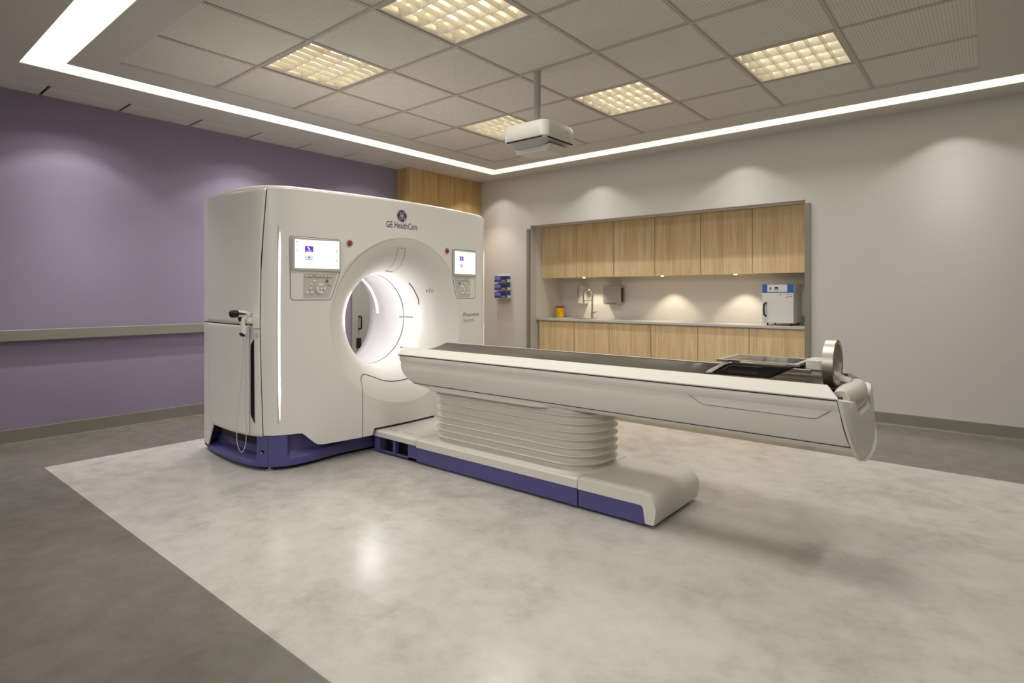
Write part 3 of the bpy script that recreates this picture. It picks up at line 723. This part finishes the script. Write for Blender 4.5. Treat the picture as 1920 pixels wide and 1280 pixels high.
# --- control stations (left one at sgn=+1, right one mirrored)
MY=-3.52
def station(sg,label):
    def Y(d): return MY-sg*d      # d = distance from the mirror line
    A=facept(Y(.934),1.5,0); B=facept(Y(.594),1.5,0)
    def pt(d,z,off):
        if flat[0]:
            t=(d-.934)/(.594-.934); return (A[0]+(B[0]-A[0])*t+.004+off,Y(d),z)
        return facept(Y(d),z,off)
    flat=[True]
    def quad(name,poly,off,th,m,parent,bev=0):
        P=list(poly); top=[pt(a,b,off+th) for a,b in P]; bot=[pt(a,b,off-.004) for a,b in P]
        n=len(P); V=bot+top; F=[tuple(range(n)),tuple(range(n,2*n))]+[(i,(i+1)%n,n+(i+1)%n,n+i) for i in range(n)]
        return link(name,V,F,m,parent,smooth=0,bev=bev)
    outl=[(.945,1.650),(.940,1.662),(.590,1.655),(.584,1.645),(.584,1.405),(.650,1.222),(.664,1.207),(.925,1.207),(.940,1.222)]
    R=[(Y(a),b) for a,b in outl]
    rb=ribbon('control_panel_outline',R,.004,M_LINE,G,closed=True)
    if label: rb['label']=label
    # monitor
    mo=quad('monitor',[(.934,1.658),(.594,1.650),(.588,1.642),(.588,1.424),(.594,1.416),(.928,1.420),(.936,1.428)],.002,.014,mat('monitor_silver',srgb(206,202,195),.3,.2),G,bev=.002)
    x0,x1=.920,.600
    def q2(name,a0,a1,b0,b1,o,m):
        return quad(name,[(a0,b0),(a1,b0),(a1,b1),(a0,b1)] if sg>0 else [(a0,b0),(a1,b0),(a1,b1),(a0,b1)],o,.0008,m,mo)
    q2('screen',x0,x1,1.436,1.640,.016,M_SCREEN)
    # screen content: always reads left to right for the viewer
    W=x0-x1
    def sx(t): return (x0-W*t) if sg>0 else (x1+W*t)
    def icon(name,t0,t1,b0,b1,m,o=.0172): return q2(name,sx(t0),sx(t1),b0,b1,o,m)
    icon('purple_tile',.215,.40,1.553,1.596,M_SCRP); icon('lilac_tile',.215,.40,1.492,1.530,M_SCRL)
    icon('tile_icon',.275,.300,1.578,1.588,M_SCREEN,.0180); icon('tile_icon',.300,.325,1.570,1.580,M_SCREEN,.0180)
    icon('tile_caption',.255,.36,1.559,1.562,M_SCREEN,.0180)
    icon('tile_icon',.285,.330,1.511,1.519,M_SCRK,.0180); icon('tile_caption',.255,.36,1.499,1.502,M_SCRK,.0180)
    for t,z in ((.04,1.623),(.04,1.564)): icon('menu_icon',t-.012,t+.012,z-.003,z+.003,M_SCRK)
    icon('menu_icon',.135,.145,1.622,1.627,M_LINE); 
    for z in (1.572,1.560,1.498): icon('menu_icon',.93-.014,.93+.014,z-.0025,z+.0025,M_SCRK)
    flat[0]=False
    # keypad plate
    kp=quad('keypad_plate',[(.848,1.397),(.612,1.392),(.614,1.380),(.672,1.232),(.680,1.226),(.848,1.224)],.0005,.002,M_PLATE,G)
    ribbon('keypad_outline',[(Y(a),b) for a,b in [(.850,1.400),(.610,1.394),(.671,1.226),(.850,1.222)]],.002,M_LINEL,kp,off=.0035,closed=True)
    def key(d,z,r,m=M_KEY,nm='key',h=.008,sh=1):
        c=pt(d,z,.002); q=lathe([(r,0),(r,h*.7),(r*.75,h),(0,h)],(0,0,0),'x',n=14)
        return link(nm,[(c[0]+p[0],c[1]+p[1]*sh,c[2]+p[2]) for p in q[0]],q[1],m,kp,smooth=50)
    def bar(d0,d1):
        k=quad('key_row',[(d0,1.388),(d1,1.388),(d1,1.372),(d0,1.372)],.002,.004,M_LINEL,kp,bev=.001); return k
    for d0,d1 in ((.838,.793),(.785,.716),(.708,.640)): bar(d0,d1)
    for d in (.829,.803,.752,.727,.699,.675,.650): key(d,1.380,.007)
    for d,z in ((.778,1.344),(.796,1.319),(.802,1.290),(.828,1.259),(.796,1.259)): key(d,z,.0098)
    key(.685,1.347,.0105,M_GREEN,'green_key'); key(.668,1.323,.0105,M_LINEL,'key_ring'); key(.668,1.323,.0075,M_KEY,'key',.010)
    c=pt(.729,1.289,.0025)
    dl=link('key_pad_disc',*lathe([(.043,0),(.043,.002),(0,.002)],c,'x',n=36),mat('disc_beige',srgb(214,209,200),.35),kp)
    key(.729,1.289,.0115,M_LINEL,'centre_key_ring',.007); key(.729,1.289,.0085,M_KEY,'centre_key',.009)
    for dd,dz,wy,wz in ((0,.028,.017,.009),(0,-.028,.017,.009),(.027,0,.008,.013),(-.027,0,.008,.013)):
        k=lathe([(1,0),(1,.004),(.7,.006),(0,.006)],(0,0,0),'x',n=14); cc=pt(.729+dd,1.289+dz,.0045)
        link('arrow_key',[(cc[0]+p[0],cc[1]+p[1]*wy,cc[2]+p[2]*wz) for p in k[0]],k[1],M_KEY,kp,smooth=50)
station(1,'control panel left of the bore')
station(-1,'control panel right of the bore')
# --- lettering and round emblem
def tplace(y0,z0,off=.0012): return lambda tx,ty: facept(y0+tx,z0+ty,off)
text('lettering','GE HealthCare',.072,tplace(-3.703,1.786),M_INKP,G,.0004,.322)
text('lettering','Photonova',.054,tplace(-2.772,1.040),M_LINE,G,0,.262)
text('lettering','Spectra',.050,tplace(-2.772,.990),mat('ink_mid',srgb(150,146,140),.5),G,0,.172)
LC=(-3.548,1.888); RL=.052
def disc(r0,r1,a0,a1,o,n=32):
    V=[];F=[]
    for i in range(n+1):
        a=math.radians(a0+(a1-a0)*i/n); V+=[facept(LC[0]+r0*math.cos(a),LC[1]+r0*math.sin(a),o),facept(LC[0]+r1*math.cos(a),LC[1]+r1*math.sin(a),o)]
    for i in range(n): F.append((2*i,2*i+1,2*i+3,2*i+2))
    return V,F
em=link('round_emblem',*disc(.0001,RL,0,360,.0010,48),M_INKP,G,smooth=0)
M_INKW=mat('ink_white',srgb(226,220,224),.5)
arcs=[]
for k in range(4):
    a0=k*90+20; V=[];F=[];n=18
    for i in range(n+1):
        t=i/n; a=math.radians(a0+88*t); wd=.0052*math.sin(math.pi*min(1,t*1.15+.05))**.6*(1-t*.3) if t<.85 else .0052*(1-t)*4
        ri=.0475-wd-(.005*(t>.88))*(t-.88)*8; ro=.0475
        V+=[facept(LC[0]+ri*math.cos(a),LC[1]+ri*math.sin(a),.0016),facept(LC[0]+ro*math.cos(a),LC[1]+ro*math.sin(a),.0016)]
    F=[(2*i,2*i+1,2*i+3,2*i+2) for i in range(n)]; arcs.append((V,F))
link('emblem_swirls',*join(*arcs),M_INKW,em,smooth=0)
def loop(cx,cz,rx,rz,a0,a1,n=18): return [(LC[0]+cx+rx*math.cos(math.radians(a0+(a1-a0)*i/n)),LC[1]+cz+rz*math.sin(math.radians(a0+(a1-a0)*i/n))) for i in range(n+1)]
scripts=[loop(-.014,-.016,.0105,.013,60,400),loop(.017,-.016,.0115,.013,120,480),loop(-.010,.017,.0075,.012,-60,270),loop(.013,.018,.006,.010,-90,200),
 [(LC[0]-.009,LC[1]-.006),(LC[0]-.003,LC[1]+.004),(LC[0]+.003,LC[1]+.006),(LC[0]+.009,LC[1]-.005)],[(LC[0]-.020,LC[1]+.012),(LC[0]-.012,LC[1]+.004),(LC[0]-.002,LC[1]+.001),(LC[0]+.002,LC[1]-.012)],[(LC[0]+.002,LC[1]+.003),(LC[0]+.010,LC[1]+.007),(LC[0]+.018,LC[1]+.004)]]
for q in scripts: ribbon('emblem_script',q,.0036,M_INKW,em,off=.0018,step=.004)
# --- side details: black slot, round recess, scanner bracket
def sp(u,z,off=.0015): return P3(-u,z,off)
SL=[(1.232,.925),(1.262,.880),(1.268,.80),(1.268,.60),(1.262,.45),(1.240,.385),(1.215,.335),(1.226,.45),(1.232,.65)]
lo_=[o for o in G.children if o.name.startswith('lower_side_cover')][0]
link('black_slot',[sp(u,z) for u,z in [(1.228,.935),(1.262,.888),(1.262,.395),(1.222,.330)]],[(0,1,2,3)],M_BLACK,lo_,smooth=0)
link('slot_edge',*tube([sp(1.270,z,.0006) for z in (.25,.4,.7,.9,1.02)],.0016,6),M_LINE,lo_)
link('round_recess',*tube([sp(1.205,.955,-.001),sp(1.205,.955,.0018)],.017,24),M_PLATE,lo_)
# bracket
up_=[o for o in G.children if o.name.startswith('upper_side_cover')][0]
bx=lambda u0,u1,z0,z1,o0,o1:([sp(u,z,o) for u in (u0,u1) for z in (z0,z1) for o in (o0,o1)],[(0,1,3,2),(4,6,7,5),(0,4,5,1),(2,3,7,6),(0,2,6,4),(1,5,7,3)])
br=link('bracket',*bx(1.180,1.225,1.008,1.098,-.006,.020),M_WHITE,G,smooth=0,bev=.004)
link('bracket_arm',*bx(1.224,1.275,1.045,1.085,.004,.045),M_WHITE,br,smooth=0,bev=.006)

# ================================================================ HAND-HELD BARCODE SCANNER
bs=thing('barcode_scanner','white and black hand-held barcode scanner hanging on the scanner side','barcode scanner',(2.07,-4.72,1.05),None)
BX=2.085
def sup(P,wx): # swept body in plane x=BX; P=(y,z,ry)
    return tube([(BX,y,z) for y,z,_ in P],[r for *_,r in P],14)
hd=link('head',*sup([(-4.668,1.094,.012),(-4.676,1.100,.022),(-4.70,1.108,.026),(-4.73,1.112,.025),(-4.765,1.113,.024),(-4.78,1.113,.023)],0),M_WHITE,bs,smooth=60)
link('head_nose',*sup([(-4.752,1.113,.0255),(-4.775,1.113,.028),(-4.795,1.112,.026),(-4.803,1.111,.018)],0),M_BLACK,hd,smooth=60)
link('head_stripe',*tube([(BX+.020,-4.755,1.116),(BX+.0255,-4.72,1.112),(BX+.023,-4.69,1.110)],[.010,.006,.002],8),M_BLACK,hd)
link('handle',*sup([(-4.700,1.095,.020),(-4.712,1.075,.018),(-4.718,1.05,.0165),(-4.713,1.01,.0165),(-4.708,.99,.018),(-4.712,.978,.020),(-4.716,.972,.017)],0),M_WHITE,bs,smooth=60)
link('handle_foot',*sup([(-4.733,.978,.010),(-4.722,.970,.016),(-4.708,.966,.015),(-4.695,.975,.006)],0),M_BLACK,bs,smooth=60)
link('trigger',*sup([(-4.728,1.092,.010),(-4.738,1.080,.012),(-4.734,1.062,.007)],0),M_BLACK,bs,smooth=60)
link('holder_clip',*box(BX-.022,BX+.022,-4.694,-4.660,1.050,1.082),M_WHITE,bs,bev=.006)
cab=smoothpath([(-4.712,.97),(-4.708,.90),(-4.716,.75),(-4.735,.55),(-4.752,.38),(-4.757,.28),(-4.750,.20),(-4.722,.148),(-4.697,.19),(-4.690,.28),(-4.692,.45),(-4.694,.70),(-4.692,.90),(-4.676,1.02),(-4.668,1.06)],8)
link('cable',*tube([(BX,y,z) for y,z in cab],.0026,8),M_CABLE,bs,smooth=60)

# ================================================================ PATIENT TABLE
TB=thing('patient_table','long white patient table on a ribbed lifting column','patient table',(3.6,YC,0))
Yn,Yf=-3.79,-3.20
# base: gantry side section, middle section, end section
def topprof(x): return .178
link('front_base_cover',*prism([(Yn,.128),(Yn,.166),(Yn+.012,.178),(Yf+.03,.178),(Yf,.166),(Yf,.128)],2.31,2.832,'x'),M_TWHITE,TB,bev=.003)
fb=link('front_base_frame',*join(box(2.33,2.395,Yn+.01,Yf-.01,.014,.128),box(2.395,2.83,Yn+.01,Yn+.03,.014,.030),box(2.555,2.585,Yn+.012,Yn+.05,.03,.128),box(2.735,2.83,Yn+.01,Yf-.01,.014,.128),box(2.395,2.735,Yf-.03,Yf-.01,.014,.128)),M_BLUE,TB,bev=.002)
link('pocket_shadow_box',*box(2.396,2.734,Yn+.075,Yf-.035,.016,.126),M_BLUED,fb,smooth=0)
for (a,b) in ((2.44,2.54),(2.60,2.70)):
    pass
for xx in (2.47,2.65):
    link('warning_mark',*join(box(xx-.05,xx+.05,Yn+.07,Yn+.10,.1781,.1785)),mat('mark_grey',srgb(196,192,184),.4),TB,smooth=0)
    link('warning_dot',*box(xx-.012,xx+.012,Yn+.077,Yn+.093,.1786,.1789),M_KEY,TB,smooth=0)
link('middle_base_cover',*prism([(Yn,.118),(Yn,.168),(Yn+.010,.178),(Yf-.010,.178),(Yf,.168),(Yf,.118)],2.838,4.248,'x'),M_TWHITE,TB,bev=.002)
link('middle_base_skirt',*box(2.838,4.247,Yn+.004,Yf-.004,.014,.117),M_BLUE,TB,bev=.002)
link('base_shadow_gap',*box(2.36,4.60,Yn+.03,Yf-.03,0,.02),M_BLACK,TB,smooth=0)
# end cover: side profile swept across, soft corners
EX0,EX1=4.254,4.742
def endprof():
    P=[(EX0,.116)]+[(EX0,.178)]
    for k in range(9):
        a=math.pi/2*(1-k/8); P.append((EX1-.075+.075*math.cos(a)-.004*0,.103+.075*math.sin(a)))
    P+=[(EX1-.004,.06),(EX1-.012,.022),(EX1-.055,.022),(EX1-.062,.03),(EX1-.072,.10)]
    for k in range(5):
        a=math.pi/2*k/4; P.append((EX1-.072-.020+.020*math.cos(a),.096+.020*math.sin(a)))
    return P
V,F=prism(endprof(),Yn,Yf,'y')
link('end_base_cover',V,F,M_TWHITE,TB,smooth=50,bev=.016,seg=4)
link('end_base_skirt',*join(box(4.254,EX1-.055,Yn+.006,Yf-.006,.014,.122)),M_BLUE,TB,bev=.003)
# raised collar under the bellows
def rrz(x0,x1,y0,y1,r,z,n=10): return [(x,y,z) for x,y in rrect((x0+x1)/2,(y0+y1)/2,x1-x0,y1-y0,r,n)]
BX0,BX1,BY0,BY1=2.885,4.305,-3.765,-3.235
def bl(ins,z): return rrz(BX0+ins,BX1-ins,BY0+ins,BY1-ins,.235-ins,z,14)
link('bellows_collar',*loft([bl(-.008,.1775),bl(-.004,.182),bl(.004,.190),bl(.012,.196)]),M_TWHITE,TB,smooth=60)
R_=[]; z=.192; PT=.0485
M_BEL=mat('bellows_white',srgb(226,222,212),.22)
for k in range(9):
    zz=.192+PT*k
    R_+= [bl(.026,zz),bl(.031,zz+.010),bl(.031,zz+.020),bl(.024,zz+.029),bl(.014,zz+.0335),bl(.004,zz+.0350),bl(.0005,zz+.0375),bl(.0005,zz+.0405),bl(.004,zz+.043),bl(.013,zz+.0445)]
R_.append(bl(.034,.192+PT*9))
link('bellows',*loft(R_),M_BEL,TB,smooth=50)
link('column_top_collar',*loft([rrz(2.875,4.06,-3.778,-3.222,.16,.548),rrz(2.862,4.075,-3.790,-3.210,.17,.556),rrz(2.862,4.075,-3.790,-3.210,.17,.572),rrz(2.88,4.05,-3.775,-3.225,.16,.592)]),M_TWHITE,TB,smooth=50)
# cradle carrier body
prof=[(-.330,.792),(-.333,.786),(-.333,.758),(-.328,.750),(-.322,.742),(-.327,.715),(-.327,.690),(-.322,.660),(-.311,.630),(-.297,.605),(-.288,.594)]
bot=[(-.284,.588),(-.268,.572),(-.24,.558),(-.18,.546),(-.08,.540),(0,.539)]
full=prof+bot+[(-a,b) for a,b in bot[::-1][1:]]+[(-a,b) for a,b in prof[::-1]]
def xs(z): return interp([(.53,3.02),(.545,2.93),(.572,2.83),(.60,2.765),(.65,2.715),(.70,2.692),(.76,2.682),(.80,2.680)],z)
def xe(z): return 5.598+(.79-z)*.22
V=[];F=[];NS=24
for i in range(NS+1):
    for (a,z) in full:
        t=i/NS; x=xs(z)+(xe(z)-xs(z))*t
        pinch=1-.05*max(0,1-(x-xs(z))/.08)
        V.append((x,YC+a*pinch,z))
m=len(full)
for i in range(NS):
    for j in range(m-1): F.append((i*m+j,i*m+j+1,(i+1)*m+j+1,(i+1)*m+j))
F+=[tuple(range(m)),tuple(range(NS*m,NS*m+m))]
link('carrier_body',V,F,M_TWHITE,TB,smooth=35)
# seams of the body
def xline(name,a,z,x0,x1,r,m,dz=0,n=2): return link(name,*tube([(x0+(x1-x0)*k/n,YC+a,z+dz*k/n) for k in range(n+1)],r,6),m,TB)
for s in (-1,1):
    xline('belly_seam',s*.2868,.5905,2.80,xe(.59),.0022,M_DARK)
    xline('rail_seam',s*.3312,.7915,2.69,5.60,.0022,M_DARK)
    # inset side panel outline
    ip=[(4.93,.748),(4.95,.738),(5.00,.712),(5.02,.706),(5.50,.703),(5.52,.706),(5.56,.735),(5.575,.745)]
    link('side_panel_seam',*tube([(x,YC+s*(.3235 if z>.735 else .3275),z) for x,z in ip],.0013,6),M_LINE,TB)
    # white shoulders
    def sh(x,ins=0): return None
    prf=[(-.252,.846),(-.258,.8475),(-.334,.803),(-.336,.798),(-.330,.7935),(-.252,.7935)]
    def exx(a): return 5.545+(abs(a)-.252)/.084*.062
    def sxx(a): return 2.645+(abs(a)-.252)/.084*.035
    n_=len(prf); V=[];F=[]
    for i in range(3):
        for a,z in prf:
            x=(sxx(a),4.0,exx(a))[i]; V.append((x,YC-s*a,z))
    for i in range(2):
        for j in range(n_): F.append((i*n_+j,i*n_+(j+1)%n_,(i+1)*n_+(j+1)%n_,(i+1)*n_+j))
    F+=[tuple(range(n_))[::-1],tuple(range(2*n_,3*n_))]
    link('shoulder_rail',V,F,M_TWHITE,TB,smooth=0,bev=.0025)
link('bearing_deck',*box(2.70,5.60,YC-.25,YC+.25,.778,.793),M_DARK,TB,smooth=0)
# cradle trough (woven) and the dark glossy head end
def tr(x,t):
    a=-.248+.496*t; z=.800+.040*(abs(a)/.248)**2.2; return (x,YC+a,z)
solid(link('woven_cradle',*grid(lambda a,b:tr(2.60+(4.86-2.60)*a,b),12,28),M_WEAVE,TB,smooth=60),.006,-1)
solid(link('cradle_head_plate',*grid(lambda a,b:tr(4.862+(5.545-4.862)*a,b),8,28),M_BROWN,TB,smooth=60),.006,-1)
sc=[]
for k in range(26):
    x=5.02+k*.019; l=.012 if k%5 else .022; sc.append(box(x,x+.0022,YC+.262,YC+.262+l,.8465,.8472))
link('scale_marks',*join(*sc),M_LINE,TB,smooth=0)
for x in (2.99,3.60): link('cradle_sensor_dot',*lathe([(0,.001),(.02,.001),(.02,0)],(x,YC+.02,.8008),n=20),M_KEY,TB)
# end cap
ec=[(-.333,.793),(-.335,.74),(-.330,.68),(-.312,.615),(-.272,.560),(-.215,.522),(-.13,.502),(0,.496)]
notch=[(-.290,.793),(-.262,.786),(-.232,.755),(-.222,.742),(-.208,.720),(-.190,.711),(0,.708)]
lower=ec+[(-a,b) for a,b in ec[::-1][1:]]; top=[(-a,b) for a,b in notch]+[(a,b) for a,b in notch[::-1][1:]]
top[0]=(.290,.800); lower[-1]=(.333,.798)
ring0=lower+top
def ecr(x,k): 
    return [(x+(0.79-(.66+(z-.66)*k))*.22*(1 if x<5.62 else .45),YC+a*k,.655+(z-.655)*(k if z<.65 else .5+.5*k)) for a,z in ring0]
link('end_cap',*loft([ecr(5.602,1.0),ecr(5.614,.996),ecr(5.625,.975),ecr(5.634,.935),ecr(5.641,.88),ecr(5.645,.79)]),M_TWHITE,TB,smooth=50)
link('end_cap_seam',*tube([(xe(z)+.001,YC+a*1.003,z) for a,z in prof[3:]],.0022,6),M_DARK,TB)
# latch cushion, tongue, bracket arm, box, ring
cu=[]
for k in range(17):
    t=-1+k/8; yy=YC+.215*t; e=abs(t)**4; bulge=.028*(1-abs(t)**2.4)-.014; sh=.010*e
    cu.append([(5.565,yy,.796),(5.560,yy,.812-sh),(5.572,yy,.829-sh),(5.600,yy,.838-sh*1.5),(5.620+bulge*.6,yy,.832-sh*1.5),(5.636+bulge,yy,.812-sh),(5.642+bulge,yy,.785),(5.638+bulge,yy,.770),(5.615+bulge*.5,yy,.764),(5.590,yy,.772)])
link('end_cushion',*loft(cu),M_TWHITE,TB,smooth=60,bev=.004,seg=2)
link('end_tongue',*prism([(5.60,.775),(5.640,.775),(5.638,.715),(5.60,.70)],YC-.185,YC+.185,'y'),M_LAMW,TB,bev=.008)
link('handle_arm',*prism([(5.415,.905),(5.48,.908),(5.535,.870),(5.60,.846),(5.60,.830),(5.53,.848),(5.46,.886),(5.415,.885)],YC-.036,YC+.036,'y'),M_TWHITE,TB,bev=.004)
link('handle_box',*loft([rrz(5.415,5.505,YC-.085,YC+.085,.03,z,6) for z in (.888,.892,.928,.934)]),M_TWHITE,TB,smooth=50,bev=.003)
link('handle_stem',*loft([rrz(5.43,5.485,YC-.05,YC+.05,.02,z,6) for z in (.862,.888)]),M_TWHITE,TB,smooth=50)
RC=(5.495,YC+.005,.913)
rg=link('grab_ring',*lathe([(.1175,.000),(.1175,.046),(.112,.049),(.100,.049),(.097,.046),(.097,.002),(.100,-.001),(.112,-.001),(.1175,.000)],RC,'x',n=96),M_METAL,TB,smooth=40)
rg['label']='brushed metal ring'

# ================================================================ ACRYLIC TRAY with its black support
AT=thing('instrument_tray','clear acrylic tray on a dark support at the far end of the table','tray',(5.2,YC,.84))
ty0,ty1,tx0,tx1=-3.655,-3.335,5.015,5.405
link('tray_panel',*prism(rrect((tx0+tx1)/2,(ty0+ty1)/2,tx1-tx0,ty1-ty0,.018,4),.905,.9155,'z'),M_GLASS,AT,bev=.0015)
M_SIL=mat('clip_silver',srgb(150,148,142),.3,.6)
for (a,b) in ((tx0,ty0),(tx1-.055,ty0),(tx0,ty1-.02),(tx1-.055,ty1-.02)):
    link('corner_clip',*box(a-.001,a+.056,b-.002,b+.022,.9035,.9165),M_SIL,AT,bev=.002)
link('tray_rim',*ring(tx0+.004,tx1-.004,ty0+.004,ty1-.004,tx0+.022,tx1-.022,ty0+.022,ty1-.022,.9156,.9166),M_PLATE,AT,smooth=0)
sup1=[(4.985,.836),(4.99,.846),(5.075,.893),(5.10,.898),(5.37,.898),(5.36,.884),(5.335,.882),(5.285,.846),(5.27,.838)]
link('support',*prism(sup1,-3.64,-3.36,'y'),M_BLACK,AT,bev=.004)
link('support_inlay',*prism([(5.045,.848),(5.095,.884),(5.115,.888),(5.235,.888),(5.215,.850)],-3.6425,-3.64,'y'),mat('inlay_brown',srgb(48,38,34),.2),AT,bev=.001)
link('support_highlight',*tube([(5.045,-3.643,.862),(5.075,-3.643,.884),(5.10,-3.643,.8895),(5.235,-3.643,.8885)],.0016,6),M_SIL,AT)
link('support_edge',*prism([(4.955,.838),(4.962,.850),(5.045,.898),(5.07,.902),(5.078,.896),(5.055,.888),(4.985,.842)],-3.645,-3.355,'y'),M_KEY,AT,bev=.002)
link('tray_bar',*box(5.37,5.41,-3.57,-3.43,.888,.904),M_BLACK,AT,bev=.002)
for o in list(bpy.data.objects):
    if '_w' in o: del o['_w']
